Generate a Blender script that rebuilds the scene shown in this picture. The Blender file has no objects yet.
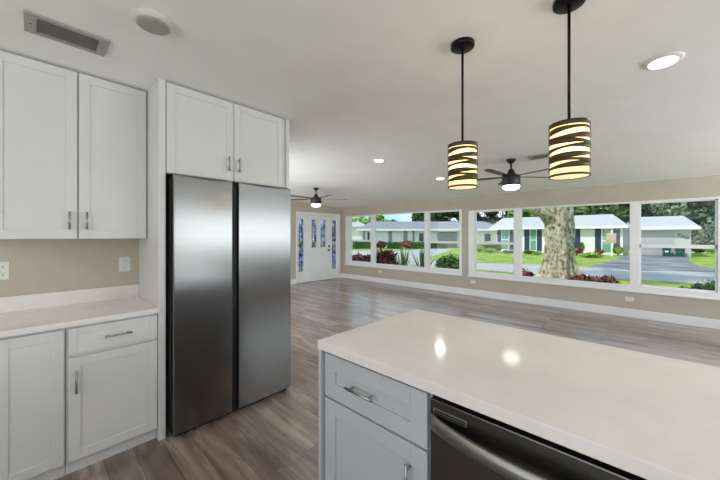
import bpy, bmesh, math, random
from mathutils import Vector, Matrix, noise
R = math.radians
scene = bpy.context.scene
col = scene.collection

# ------------------------------------------------------------------ camera, sky, sun, exposure
cam_d = bpy.data.cameras.new('camera')
cam = bpy.data.objects.new('camera', cam_d)
col.objects.link(cam)
cam_d.sensor_width = 36.0
cam_d.lens = 306.9 / 720 * 36
cam_d.shift_y = -5 / 720
cam_d.clip_end = 300
YAW = math.atan(288 / 306.9)
cam.location = (0, 0, 1.45)
cam.rotation_euler = (R(90), 0, YAW)
scene.camera = cam

world = bpy.data.worlds.new('sky')
scene.world = world
world.use_nodes = True
wn = world.node_tree
bg = wn.nodes['Background']
_tc = wn.nodes.new('ShaderNodeTexCoord'); _sep = wn.nodes.new('ShaderNodeSeparateXYZ')
wn.links.new(_tc.outputs['Generated'], _sep.inputs[0])
_r = wn.nodes.new('ShaderNodeValToRGB'); _e = _r.color_ramp.elements
_e[0].position = 0.0; _e[0].color = (0.36, 0.60, 0.74, 1)
_e[1].position = 0.9; _e[1].color = (0.25, 0.42, 0.62, 1)
wn.links.new(_sep.outputs['Z'], _r.inputs[0])
_n = wn.nodes.new('ShaderNodeTexNoise'); _n.inputs['Scale'].default_value = 3.2; _n.inputs['Detail'].default_value = 7
wn.links.new(_tc.outputs['Generated'], _n.inputs['Vector'])
_c = wn.nodes.new('ShaderNodeValToRGB'); _c.color_ramp.elements[0].position = 0.48; _c.color_ramp.elements[1].position = 0.62
wn.links.new(_n.outputs['Fac'], _c.inputs[0])
_m = wn.nodes.new('ShaderNodeMix'); _m.data_type = 'RGBA'
wn.links.new(_c.outputs[0], _m.inputs['Factor']); wn.links.new(_r.outputs[0], _m.inputs['A'])
_m.inputs['B'].default_value = (0.75, 0.77, 0.78, 1)
wn.links.new(_m.outputs['Result'], bg.inputs[0])
bg.inputs[1].default_value = 1.6

sun_d = bpy.data.lights.new('sun', 'SUN')
sun = bpy.data.objects.new('sun', sun_d)
col.objects.link(sun)
sun_d.energy = 3.1
sun_d.angle = R(3)
sun_d.color = (1.0, 0.95, 0.87)
sun.rotation_euler = (R(40), 0, R(-22))     # shines towards +Y, from behind this house

def area(name, loc, rot, sx, sy, e, c=(1, 1, 1)):
    l = bpy.data.lights.new(name, 'AREA')
    l.shape = 'RECTANGLE'; l.size = sx; l.size_y = sy; l.energy = e; l.color = c
    o = bpy.data.objects.new(name, l); col.objects.link(o)
    o.location = loc; o.rotation_euler = rot
    return o
# fill lamps added out of view; back and return windows made up, side one inferred
area('back_fill_light', (0.6, -2.70, 1.45), (R(152), 0, 0), 4.2, 1.7, 94, (0.90, 0.95, 1.0))
area('side_window_fill', (3.12, 4.3, 1.55), (R(130), 0, R(90)), 4.8, 1.2, 118, (0.92, 0.96, 1.0))
area('return_wall_fill', (-5.3, 1.90, 1.35), (R(97), 0, 0), 3.4, 1.4, 62, (0.92, 0.96, 1.0))
scene.cycles.max_bounces = 12
scene.cycles.diffuse_bounces = 8

vs = scene.view_settings
vs.view_transform = 'Standard'
vs.look = 'None'
vs.exposure = 0.06
vs.gamma = 1.0
vs.use_curve_mapping = False
scene.render.film_transparent = False

# ------------------------------------------------------------------ helpers
def srgb(r, g, b):
    f = lambda c: (c / 255 / 12.92) if c / 255 <= 0.04045 else ((c / 255 + 0.055) / 1.055) ** 2.4
    return (f(r), f(g), f(b), 1.0)

def mat(name, colr, rough=0.5, metal=0.0, emit=None, estr=0.0, spec=0.5, coat=0.0):
    m = bpy.data.materials.new(name); m.use_nodes = True
    b = m.node_tree.nodes['Principled BSDF']
    b.inputs['Base Color'].default_value = colr
    b.inputs['Roughness'].default_value = rough
    b.inputs['Metallic'].default_value = metal
    b.inputs['Specular IOR Level'].default_value = spec
    if coat: b.inputs['Coat Weight'].default_value = coat
    if emit:
        b.inputs['Emission Color'].default_value = emit
        b.inputs['Emission Strength'].default_value = estr
    return m

def coords(nt, scale=(1, 1, 1), rot=(0, 0, 0), space='Object'):
    tc = nt.nodes.new('ShaderNodeTexCoord'); mp = nt.nodes.new('ShaderNodeMapping')
    mp.inputs['Scale'].default_value = scale; mp.inputs['Rotation'].default_value = rot
    nt.links.new(tc.outputs[space], mp.inputs['Vector'])
    return mp.outputs['Vector']

def ramp(nt, fac, stops):
    r = nt.nodes.new('ShaderNodeValToRGB')
    e = r.color_ramp.elements
    e[0].position, e[0].color = stops[0]
    e[1].position, e[1].color = stops[-1]
    for p, c in stops[1:-1]:
        k = e.new(p); k.color = c
    nt.links.new(fac, r.inputs['Fac'])
    return r.outputs['Color']

def mat_noise(name, stops, scale=5, rough=0.8, detail=4, bump=0.0, stretch=(1, 1, 1), metal=0.0, bump_dist=0.02, rough_in=0.6, spec=0.5):
    m = mat(name, stops[0][1], rough, metal, spec=spec); nt = m.node_tree
    b = nt.nodes['Principled BSDF']
    v = coords(nt, stretch)
    n = nt.nodes.new('ShaderNodeTexNoise')
    n.inputs['Scale'].default_value = scale; n.inputs['Detail'].default_value = detail
    n.inputs['Roughness'].default_value = rough_in
    nt.links.new(v, n.inputs['Vector'])
    nt.links.new(ramp(nt, n.outputs['Fac'], stops), b.inputs['Base Color'])
    if bump:
        bp = nt.nodes.new('ShaderNodeBump'); bp.inputs['Strength'].default_value = bump
        bp.inputs['Distance'].default_value = bump_dist
        nt.links.new(n.outputs['Fac'], bp.inputs['Height']); nt.links.new(bp.outputs[0], b.inputs['Normal'])
    return m

M = {}
def paint(name, c, rough=0.6, v=3):
    lo = srgb(*[max(0, x - v) for x in c]); hi = srgb(*[min(255, x + v) for x in c])
    return mat_noise(name, [(0.35, lo), (0.65, hi)], scale=3, rough=rough, detail=2)
M['wall'] = paint('beige wall paint', (190, 179, 166), 0.7)
M['ceiling'] = paint('ceiling paint', (247, 247, 246), 0.75, 2)
M['trim'] = paint('white trim paint', (236, 236, 236), 0.4, 2)
M['cab'] = paint('white cabinet lacquer', (219, 218, 218), 0.35, 2)
M['cab_in'] = mat('cabinet shadow gap', srgb(120, 118, 116), 0.7)
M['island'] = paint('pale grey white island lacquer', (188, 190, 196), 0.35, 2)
M['quartz'] = mat_noise('polished quartz', [(0.3, srgb(230, 222, 219)), (0.7, srgb(238, 231, 228))], scale=6, rough=0.1, detail=6)
M['black'] = mat('black metal', srgb(26, 25, 25), 0.4, 0.6)
M['black_gap'] = mat('black plastic', srgb(14, 14, 14), 0.6)
M['nickel'] = mat('brushed nickel', srgb(170, 168, 165), 0.32, 1.0)
M['plastic'] = mat('white plastic', srgb(228, 226, 222), 0.4)
M['slot'] = mat('dark outlet slot', srgb(70, 66, 62), 0.6)
M['vent_grey'] = mat('grey painted vent metal', srgb(168, 166, 162), 0.5, 0.2)
M['vent_dark'] = mat('dark vent blades', srgb(138, 136, 133), 0.5, 0.3)
M['ring'] = mat('off white light ring', srgb(206, 204, 200), 0.5)
M['lens_off'] = mat('unlit frosted lens', srgb(165, 163, 158), 0.5)
M['lens_on'] = mat('lit frosted lens', srgb(255, 250, 240), 0.5, emit=(1, 0.95, 0.88, 1), estr=5)
M['fan_lens'] = mat('lit fan lens', srgb(255, 250, 240), 0.5, emit=(1, 0.93, 0.82, 1), estr=5)
M['fan'] = mat('dark bronze fan metal', srgb(52, 49, 47), 0.42, 0.5)
M['white_siding'] = paint('white house paint', (244, 240, 240), 0.8, 4)
M['garage_wall'] = paint('pale garage wall', (194, 192, 190), 0.8, 3)
M['garage_door'] = paint('pale garage door paint', (170, 171, 171), 0.7, 3)
M['navy'] = paint('navy shutter paint', (44, 62, 88), 0.6, 4)
M['green_glass'] = mat('green tinted house glass', srgb(112, 160, 138), 0.15)
M['grey_glass'] = mat('dark house window glass', srgb(70, 80, 88), 0.1)
M['grey_panel'] = paint('grey house panel', (140, 152, 160), 0.7, 3)
M['teal'] = paint('teal plastic', (18, 78, 70), 0.5, 3)
M['roof_white'] = mat_noise('pale tile roof', [(0.3, srgb(172, 172, 176)), (0.7, srgb(192, 191, 195))], scale=3, rough=0.8, stretch=(1, 6, 1))
M['roof_grey'] = mat_noise('grey shingle roof', [(0.3, srgb(118, 122, 132)), (0.7, srgb(150, 152, 160))], scale=3, rough=0.9, stretch=(1, 6, 1))
M['tan'] = mat_noise('tan wooden sign', [(0.3, srgb(170, 150, 110)), (0.7, srgb(205, 188, 150))], scale=20)
M['bin_label'] = mat('white bin label', srgb(220, 225, 225), 0.5)
M['lawn'] = mat_noise('lawn', [(0.3, srgb(96, 122, 36)), (0.5, srgb(136, 160, 54)), (0.7, srgb(174, 186, 92))], scale=1.2, detail=9, rough=0.95, bump=0.6, bump_dist=0.05)
M['street'] = mat_noise('pale asphalt street', [(0.3, srgb(164, 163, 164)), (0.7, srgb(182, 181, 181))], scale=0.8, detail=6, rough=0.9)
M['drive'] = mat_noise('patched driveway', [(0.35, srgb(100, 100, 104)), (0.52, srgb(122, 122, 126)), (0.68, srgb(164, 164, 167))], scale=0.55, detail=5, rough=0.9, stretch=(1, 1.6, 1))
M['mulch'] = mat_noise('leaf mulch', [(0.35, srgb(92, 64, 48)), (0.6, srgb(150, 112, 88))], scale=14, detail=5, rough=0.95, bump=0.8)
M['outer'] = paint('exterior stucco', (220, 220, 214), 0.9, 3)

def floor_material():
    m = mat('wood plank floor', srgb(110, 95, 88), 0.3); nt = m.node_tree; b = nt.nodes['Principled BSDF']
    v = coords(nt)
    br = nt.nodes.new('ShaderNodeTexBrick')
    br.offset = 0.37; br.inputs['Scale'].default_value = 1.0
    br.inputs['Brick Width'].default_value = 1.22; br.inputs['Row Height'].default_value = 0.155
    br.inputs['Mortar Size'].default_value = 0.0016; br.inputs['Mortar Smooth'].default_value = 0.2
    br.inputs['Color1'].default_value = (0, 0, 0, 1); br.inputs['Color2'].default_value = (1, 1, 1, 1)
    br.inputs['Mortar'].default_value = (0.2, 0.2, 0.2, 1)
    nt.links.new(v, br.inputs['Vector'])
    # offset the grain in every plank
    mp = nt.nodes.new('ShaderNodeVectorMath'); mp.operation = 'MULTIPLY_ADD'
    mp.inputs[1].default_value = (7.3, 3.1, 5.7)
    nt.links.new(br.outputs['Color'], mp.inputs[0]); nt.links.new(v, mp.inputs[2])
    st = nt.nodes.new('ShaderNodeMapping'); st.inputs['Scale'].default_value = (1.1, 9, 1)
    nt.links.new(mp.outputs[0], st.inputs['Vector'])
    n = nt.nodes.new('ShaderNodeTexNoise'); n.inputs['Scale'].default_value = 1.5; n.inputs['Detail'].default_value = 7
    n.inputs['Roughness'].default_value = 0.62; n.inputs['Distortion'].default_value = 0.6
    nt.links.new(st.outputs[0], n.inputs['Vector'])
    mx = nt.nodes.new('ShaderNodeMath'); mx.operation = 'MULTIPLY_ADD'
    mx.inputs[1].default_value = 0.24
    nt.links.new(br.outputs['Color'], mx.inputs[0])
    nt.links.new(n.outputs['Fac'], mx.inputs[2])
    c = ramp(nt, mx.outputs[0], [(0.38, srgb(88, 70, 62)), (0.54, srgb(122, 103, 93)), (0.68, srgb(148, 129, 118)), (0.84, srgb(182, 164, 152))])
    mm = nt.nodes.new('ShaderNodeMix'); mm.data_type = 'RGBA'; mm.blend_type = 'MIX'
    nt.links.new(br.outputs['Fac'], mm.inputs['Factor']); nt.links.new(c, mm.inputs['A'])
    mm.inputs['B'].default_value = srgb(64, 54, 50)
    nt.links.new(mm.outputs['Result'], b.inputs['Base Color'])
    bp = nt.nodes.new('ShaderNodeBump'); bp.inputs['Strength'].default_value = 0.15; bp.inputs['Distance'].default_value = 0.01
    nt.links.new(n.outputs['Fac'], bp.inputs['Height']); nt.links.new(bp.outputs[0], b.inputs['Normal'])
    b.inputs['Roughness'].default_value = 0.3
    b.inputs['Specular IOR Level'].default_value = 1.0
    b.inputs['Coat Weight'].default_value = 0.5; b.inputs['Coat Roughness'].default_value = 0.22
    return m
M['floor'] = floor_material()

def steel_material(name, c, rough, brush=(1, 1, 240)):
    m = mat(name, c, rough, 1.0); nt = m.node_tree; b = nt.nodes['Principled BSDF']
    v = coords(nt, brush)
    n = nt.nodes.new('ShaderNodeTexNoise'); n.inputs['Scale'].default_value = 2.0; n.inputs['Detail'].default_value = 3
    nt.links.new(v, n.inputs['Vector'])
    mr = nt.nodes.new('ShaderNodeMapRange'); mr.inputs['To Min'].default_value = rough - 0.05; mr.inputs['To Max'].default_value = rough + 0.09
    nt.links.new(n.outputs['Fac'], mr.inputs['Value']); nt.links.new(mr.outputs[0], b.inputs['Roughness'])
    bp = nt.nodes.new('ShaderNodeBump'); bp.inputs['Strength'].default_value = 0.05; bp.inputs['Distance'].default_value = 0.002
    nt.links.new(n.outputs['Fac'], bp.inputs['Height']); nt.links.new(bp.outputs[0], b.inputs['Normal'])
    return m
M['steel'] = steel_material('brushed stainless steel', srgb(122, 121, 120), 0.2)
M['steel_side'] = mat('grey appliance side', srgb(120, 119, 118), 0.4, 0.6)
M['handle_steel'] = steel_material('satin steel handle', srgb(150, 147, 143), 0.36)
M['dark_steel'] = steel_material('dark stainless steel', srgb(98, 95, 93), 0.3)

def glass_material(name, tint=(1, 1, 1, 1), gloss=0.05):
    m = bpy.data.materials.new(name); m.use_nodes = True; nt = m.node_tree
    nt.nodes.remove(nt.nodes['Principled BSDF']); out = nt.nodes['Material Output']
    t = nt.nodes.new('ShaderNodeBsdfTransparent'); t.inputs[0].default_value = tint
    g = nt.nodes.new('ShaderNodeBsdfGlossy'); g.inputs['Roughness'].default_value = 0.02
    mx = nt.nodes.new('ShaderNodeMixShader'); mx.inputs[0].default_value = gloss
    nt.links.new(t.outputs[0], mx.inputs[1]); nt.links.new(g.outputs[0], mx.inputs[2]); nt.links.new(mx.outputs[0], out.inputs[0])
    return m, t
M['glass'], _ = glass_material('window glass', (0.97, 0.985, 0.98, 1), 0.012)
M['leaded'], _t = glass_material('leaded blue glass', (0.6, 0.65, 0.9, 1), 0.12)
def leaded():
    nt = M['leaded'].node_tree
    v = coords(nt, (1, 1, 0.8))
    vo = nt.nodes.new('ShaderNodeTexVoronoi'); vo.inputs['Scale'].default_value = 11
    nt.links.new(v, vo.inputs['Vector'])
    sp = nt.nodes.new('ShaderNodeSeparateColor'); nt.links.new(vo.outputs['Color'], sp.inputs[0])
    c = ramp(nt, sp.outputs[0], [(0.0, srgb(70, 84, 116)), (0.3, srgb(160, 176, 214)), (0.6, srgb(232, 228, 246)), (1.0, srgb(165, 200, 214))])
    nt.links.new(c, _t.inputs[0])
leaded()
M['came'] = mat('lead came', srgb(58, 62, 84), 0.5, 0.5)

def foliage_mat(name, a, b_, c, scale=2.0):
    m = mat(name, srgb(*b_), 0.75, spec=0.2); nt = m.node_tree; b = nt.nodes['Principled BSDF']
    n = nt.nodes.new('ShaderNodeTexNoise'); n.inputs['Scale'].default_value = scale; n.inputs['Detail'].default_value = 4
    nt.links.new(coords(nt), n.inputs['Vector'])
    g = nt.nodes.new('ShaderNodeNewGeometry')
    ad = nt.nodes.new('ShaderNodeMath'); ad.operation = 'MULTIPLY_ADD'; ad.inputs[1].default_value = 0.55
    nt.links.new(g.outputs['Random Per Island'], ad.inputs[0]); nt.links.new(n.outputs['Fac'], ad.inputs[2])
    nt.links.new(ramp(nt, ad.outputs[0], [(0.45, srgb(*a)), (0.72, srgb(*b_)), (1.0, srgb(*c))]), b.inputs['Base Color'])
    return m
M['leaf_dark'] = foliage_mat('dark evergreen leaves', (26, 44, 24), (52, 80, 44), (96, 124, 80), 1.2)
M['leaf_grey'] = foliage_mat('grey green leaves', (60, 76, 60), (104, 122, 98), (150, 162, 138), 1.0)
M['leaf_mid'] = foliage_mat('mid green leaves', (50, 88, 30), (92, 136, 52), (150, 186, 96), 1.0)
M['leaf_light'] = foliage_mat('light green leaves', (110, 160, 70), (156, 196, 110), (200, 224, 160), 1.0)
M['leaf_hedge'] = foliage_mat('hedge leaves', (26, 52, 22), (46, 82, 36), (88, 128, 60), 5)
M['leaf_lime'] = foliage_mat('lime shrub leaves', (84, 112, 34), (132, 156, 54), (184, 198, 96), 12)
M['leaf_red'] = foliage_mat('dark red croton leaves', (24, 14, 20), (62, 26, 34), (140, 74, 72), 6)
M['leaf_orange'] = foliage_mat('orange red leaves', (54, 28, 24), (106, 50, 44), (178, 116, 96), 6)
M['leaf_brown'] = foliage_mat('brown red leaves', (40, 24, 20), (88, 46, 38), (150, 98, 80), 6)
M['leaf_blade'] = foliage_mat('blade leaves', (40, 78, 36), (78, 122, 60), (140, 170, 100), 9)
M['stem'] = mat_noise('brown stem', [(0.3, srgb(80, 64, 50)), (0.7, srgb(120, 104, 84))], scale=10)

def bark():
    m = mat('mottled bark', srgb(180, 172, 150), 0.95); nt = m.node_tree; b = nt.nodes['Principled BSDF']
    v = coords(nt, (1, 1, 0.7))
    n = nt.nodes.new('ShaderNodeTexNoise'); n.inputs['Scale'].default_value = 8; n.inputs['Detail'].default_value = 8; n.inputs['Roughness'].default_value = 0.7
    nt.links.new(v, n.inputs['Vector'])
    vo = nt.nodes.new('ShaderNodeTexVoronoi'); vo.inputs['Scale'].default_value = 12
    nt.links.new(v, vo.inputs['Vector'])
    ad = nt.nodes.new('ShaderNodeMath'); ad.operation = 'MULTIPLY_ADD'; ad.inputs[1].default_value = 0.22
    nt.links.new(vo.outputs['Distance'], ad.inputs[0]); nt.links.new(n.outputs['Fac'], ad.inputs[2])
    c = ramp(nt, ad.outputs[0], [(0.42, srgb(78, 66, 46)), (0.53, srgb(134, 122, 92)), (0.62, srgb(178, 170, 146)), (0.76, srgb(206, 203, 188))])
    nt.links.new(c, b.inputs['Base Color'])
    bp = nt.nodes.new('ShaderNodeBump'); bp.inputs['Strength'].default_value = 0.9; bp.inputs['Distance'].default_value = 0.05
    nt.links.new(ad.outputs[0], bp.inputs['Height']); nt.links.new(bp.outputs[0], b.inputs['Normal'])
    return m
M['bark'] = bark()

# ---- mesh helpers (all coordinates in metres)
def B(): return bmesh.new()
def box(bm, x0, x1, y0, y1, z0, z1, bev=0.0, seg=2):
    if x0 > x1: x0, x1 = x1, x0
    if y0 > y1: y0, y1 = y1, y0
    if z0 > z1: z0, z1 = z1, z0
    g = bmesh.ops.create_cube(bm, size=1)
    vs_ = g['verts']
    for v in vs_:
        v.co = Vector(((x0 + x1) / 2 + v.co.x * (x1 - x0), (y0 + y1) / 2 + v.co.y * (y1 - y0), (z0 + z1) / 2 + v.co.z * (z1 - z0)))
    if bev:
        es = list({e for v in vs_ for e in v.link_edges})
        bmesh.ops.bevel(bm, geom=es, offset=bev, segments=seg, affect='EDGES', profile=0.5)
    return bm
def ring(bm, c, r, n, ax=2):
    out = []
    for i in range(n):
        a = 2 * math.pi * i / n
        p = [r * math.cos(a), r * math.sin(a)]
        p.insert(ax, 0)
        out.append(bm.verts.new(Vector(c) + Vector(p)))
    return out
def lathe(bm, c, prof, n=32):
    """prof: list of (r, z); closes both ends"""
    rings = [ring(bm, (c[0], c[1], c[2] + z), max(r, 1e-4), n) for r, z in prof]
    for a, b in zip(rings, rings[1:]):
        for i in range(n):
            f = bm.faces.new((a[i], a[(i + 1) % n], b[(i + 1) % n], b[i])); f.smooth = True
    bm.faces.new(list(reversed(rings[0]))); bm.faces.new(rings[-1])
    return bm
def tube(bm, pts, r, n=10, r2=None):
    pts = [Vector(p) for p in pts]; rings = []
    for i, p in enumerate(pts):
        d = (pts[min(i + 1, len(pts) - 1)] - pts[max(i - 1, 0)]).normalized()
        u = d.cross(Vector((0, 0, 1)))
        if u.length < 1e-3: u = d.cross(Vector((1, 0, 0)))
        u.normalize(); w = d.cross(u)
        rr = r if r2 is None else r + (r2 - r) * i / (len(pts) - 1)
        rings.append([bm.verts.new(p + (u * math.cos(2 * math.pi * k / n) + w * math.sin(2 * math.pi * k / n)) * rr) for k in range(n)])
    for a, b in zip(rings, rings[1:]):
        for i in range(n):
            f = bm.faces.new((a[i], a[(i + 1) % n], b[(i + 1) % n], b[i])); f.smooth = True
    bm.faces.new(list(reversed(rings[0]))); bm.faces.new(rings[-1])
    return bm
def obj(name, bm, m, parent=None, world_space=True):
    me = bpy.data.meshes.new(name)
    bmesh.ops.recalc_face_normals(bm, faces=bm.faces)
    if parent is not None and world_space:
        off = Vector((0, 0, 0)); p = parent
        while p is not None: off += p.location; p = p.parent
        for v in bm.verts: v.co -= off
    bm.to_mesh(me); bm.free()
    me.materials.append(m)
    o = bpy.data.objects.new(name, me); col.objects.link(o)
    if parent is not None: o.parent = parent
    return o
def tag(o, label, cat, group=None, kind=None):
    if label: o['label'] = label
    if cat: o['category'] = cat
    if group: o['group'] = group
    if kind: o['kind'] = kind
    return o
def thing(name, label, cat, loc=(0, 0, 0), rz=0, group=None):
    o = bpy.data.objects.new(name, None); col.objects.link(o)
    o.empty_display_size = 0.1
    o.location = loc; o.rotation_euler = (0, 0, rz)
    return tag(o, label, cat, group)
def struct(name, bm, m, parent=None):
    o = obj(name, bm, m, parent)
    if parent is None: o['kind'] = 'structure'
    return o
def dup(root, loc, rz=0, label=None):
    r = root.copy(); col.objects.link(r); r.location = loc; r.rotation_euler = (0, 0, rz)
    if label: r['label'] = label
    for ch in list(root.children):
        c = ch.copy(); col.objects.link(c); c.parent = r
        for g in list(ch.children):
            d = g.copy(); col.objects.link(d); d.parent = c
    return r

# ------------------------------------------------------------------ room shell
WX, WY, DX, RX, BY = -3.10, 7.22, -7.60, 3.20, -2.80     # kitchen wall, window wall, door wall, right wall, back wall
def cz(y): return 2.56 if y <= 2.2 else 2.56 - (y - 2.2) * 0.19 / 5.02
struct('floor', box(B(), DX, RX, BY, WY, -0.12, 0), M['floor'])
def ceiling_bm():
    bm = B()
    pf = [(BY - .15, 2.56), (2.2, 2.56), (WY + .15, cz(WY + .15))]
    lo = [[bm.verts.new((x, y, z)) for y, z in pf] for x in (DX - .15, RX + .15)]
    hi = [[bm.verts.new((x, y, z + 0.2)) for y, z in pf] for x in (DX - .15, RX + .15)]
    for i in range(2):
        bm.faces.new((lo[0][i], lo[0][i + 1], lo[1][i + 1], lo[1][i])); bm.faces.new((hi[0][i], hi[0][i + 1], hi[1][i + 1], hi[1][i]))
        for s in (0, 1): bm.faces.new((lo[s][i], lo[s][i + 1], hi[s][i + 1], hi[s][i]))
    bm.faces.new((lo[0][0], lo[1][0], hi[1][0], hi[0][0])); bm.faces.new((lo[0][2], lo[1][2], hi[1][2], hi[0][2]))
    return bm
struct('ceiling', ceiling_bm(), M['ceiling'])
# kitchen wall (behind the cabinets) and return wall behind the refrigerator
struct('wall_kitchen', box(B(), WX - .12, WX, BY, 1.82, 0, 2.56), M['wall'])

# back wall with a wide opening made up for its fill lamp
def wall_with_hole(axis, at0, at1, u0, u1, z1, h):
    bm = B()
    def bb(a0, a1, za, zb):
        if axis == 'y': box(bm, a0, a1, at0, at1, za, zb)
        else: box(bm, at0, at1, a0, a1, za, zb)
    bb(u0, h[0], 0, z1); bb(h[1], u1, 0, z1); bb(h[0], h[1], 0, h[2]); bb(h[0], h[1], h[3], z1)
    return bm
struct('wall_back', wall_with_hole('y', BY - .15, BY, WX - .12, RX + .15, 2.56, (-1.6, 2.8, .5, 2.4)), M['wall'])
struct('wall_return', wall_with_hole('y', 1.70, 1.82, DX, WX - .12, 2.56, (-7.1, -3.5, .55, 2.2)), M['wall'])  # opening is invented to go with the return fill lamp
struct('wall_right', wall_with_hole('x', RX, RX + .15, BY, WY, 2.37, (1.9, 6.7, .95, 2.2)), M['wall'])

# window wall
Z0, Z1 = 0.465, 2.085
def window_wall():
    bm = B()
    box(bm, DX - .15, RX + .15, WY, WY + .15, -0.15, Z0)
    box(bm, DX - .15, RX + .15, WY, WY + .15, Z1, 2.37); box(bm, -3.17, .85, WY, WY + .15, 2.04, Z1)
    for a, b in ((DX - .15, -7.44), (-3.34, -3.17), (0.85, RX + .15)):
        box(bm, a, b, WY, WY + .15, Z0, Z1)
    return bm
struct('wall_window', window_wall(), M['wall'])
# door wall
D0, D1, DZ = 5.33, 7.11, 2.15
def door_wall():
    bm = B()
    box(bm, DX - .15, DX, 1.70, D0, 0, 2.56); box(bm, DX - .15, DX, D1, WY, 0, 2.37); box(bm, DX - .15, DX, D0, D1, DZ, 2.45)
    return bm
struct('wall_door', door_wall(), M['wall'])

# windows
def window(name, x0, x1, panes, sashes, Z1=Z1):
    w = bpy.data.objects.new(name, None); col.objects.link(w); w.location = (x0, WY, Z0); w['kind'] = 'structure'
    yA, yB = WY - .012, WY + .09
    bm = B()
    zt = panes[0][3]; zb = panes[0][2]
    box(bm, x0, x1, yA, yB, Z0 - .005, zb, .004); box(bm, x0, x1, yA + .01, yB, zt, Z1, .003)
    edges = [x0] + [e for p in panes for e in (p[0], p[1])] + [x1]
    for i in range(0, len(edges), 2):
        box(bm, edges[i], edges[i + 1], yA, yB, zb, zt, .004)
    obj('window_frame', bm, M['trim'], w)
    sl = B(); box(sl, x0 - .02, x1 + .02, WY - .03, WY - .012, Z0 - .02, Z0 + .012, .004)
    obj('window_sill', sl, M['trim'], w)
    for i, p in enumerate(panes):
        g = B(); box(g, p[0], p[1], WY + .045, WY + .05, p[2], p[3]); 
        if i in sashes:
            s = B()
            for (a, b, c, d) in ((p[0], p[1], 1.232, 1.292), (p[0], p[0] + .022, p[2], p[3]), (p[1] - .022, p[1], p[2], p[3]), (p[0], p[1], p[2], p[2] + .02), (p[0], p[1], p[3] - .02, p[3])):
                box(s, a, b, WY + .03, WY + .07, c, d, .003)
            so = obj('window_sash', s, M['trim'], w)
        obj('window_pane', g, M['glass'], w)
    return w
window('window_1', -7.44, -3.34, [(-7.22, -6.31, .575, 2.06), (-6.16, -4.39, .575, 2.06), (-4.27, -3.40, .575, 2.06)], (0, 2))
window('window_2', -3.17, 0.85, [(-3.02, -2.14, .56, 2.01), (-2.00, -.235, .56, 2.01), (-.11, .785, .56, 2.01)], (0, 2), 2.04)

# baseboards
def base(name, x0, x1, y0, y1, ax):
    bm = B(); box(bm, x0, x1, y0, y1, 0, .145, .004)
    struct(name, bm, M['trim'])
base('baseboard_window', DX, RX, WY - .02, WY, 'x')
base('baseboard_door', DX, DX + .02, 1.82, D0 - .005, 'y')
base('baseboard_return', DX + .02, WX, 1.82, 1.84, 'x')
base('baseboard_right', RX - .02, RX, BY, WY - .02, 'x')
tb = B(); box(tb, DX, DX + .02, D1 + .003, WY - .02, 0, .145, .004); struct('trim_1', tb, M['trim'])

# entry door unit
door = bpy.data.objects.new('door_1', None); col.objects.link(door); door.location = (DX, 6.22, 0); door['kind'] = 'structure'
def board(bm, xa, xb, y0, y1, z0, z1, holes, bev=.003):
    ys = [y0]
    for h in holes: ys += [h[0], h[1]]
    ys.append(y1)
    for i in range(0, len(ys), 2): box(bm, xa, xb, ys[i], ys[i + 1], z0, z1, bev)
    for h in holes:
        box(bm, xa, xb, h[0], h[1], z0, h[2], 0); box(bm, xa, xb, h[0], h[1], h[3], z1, 0)
bm = B()
box(bm, DX - .1, DX + .018, D0 + .0, D0 + .04, 0, DZ, .003); box(bm, DX - .1, DX + .018, 7.0, D1, 0, DZ, .003)
box(bm, DX - .1, DX + .018, D0 + .04, 7.0, 2.06, DZ, .003)
board(bm, DX - .08, DX - .02, D0 + .04, 5.66, 0, 2.06, [(5.437, 5.619, .345, 1.93)])
board(bm, DX - .08, DX - .02, 6.72, 7.0, 0, 2.06, [(6.771, 6.95, .33, 1.93)])
box(bm, DX - .1, DX - .07, D0, D1, 2.03, DZ); obj('door_frame', bm, M['trim'], door)
bm = B(); board(bm, DX - .065, DX - .022, 5.662, 6.718, .012, 2.058, [(5.923, 6.12, 1.06, 1.93), (6.285, 6.49, 1.06, 1.93)])
leaf = obj('door_leaf', bm, M['trim'], door)
def lite(y0, y1, z0, z1, par):
    g = B(); box(g, DX - .05, DX - .045, y0, y1, z0, z1)
    go = obj('leaded_glass', g, M['leaded'], par)
    c = B(); t = .006; yc = (y0 + y1) / 2; xa, xb = DX - .052, DX - .04
    for (a, b, e, f_) in ((y0, y0 + .01, z0, z1), (y1 - .01, y1, z0, z1), (y0, y1, z0, z0 + .01), (y0, y1, z1 - .01, z1), (y0 + .045, y0 + .045 + t, z0, z1), (y1 - .045 - t, y1 - .045, z0, z1)):
        box(c, xa, xb, a, b, e, f_)
    n = max(2, int((z1 - z0) / .22)); st = (z1 - z0) / n
    for k in range(n):
        zc = z0 + st * (k + .5); h = .07; w = (y1 - y0) / 2 - .05
        pts = [(DX - .044, yc, zc - h), (DX - .044, yc + w, zc), (DX - .044, yc, zc + h), (DX - .044, yc - w, zc), (DX - .044, yc, zc - h)]
        for p, q in zip(pts, pts[1:]): tube(c, [p, q], .005, 6)
        box(c, xa, xb, y0, y1, zc + st / 2 - .004, zc + st / 2 + .004)
    obj('lead_came', c, M['came'], par)
lite(5.437, 5.619, .345, 1.93, door); lite(6.771, 6.95, .33, 1.93, door)
lite(5.923, 6.12, 1.06, 1.93, leaf); lite(6.285, 6.49, 1.06, 1.93, leaf)
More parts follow.
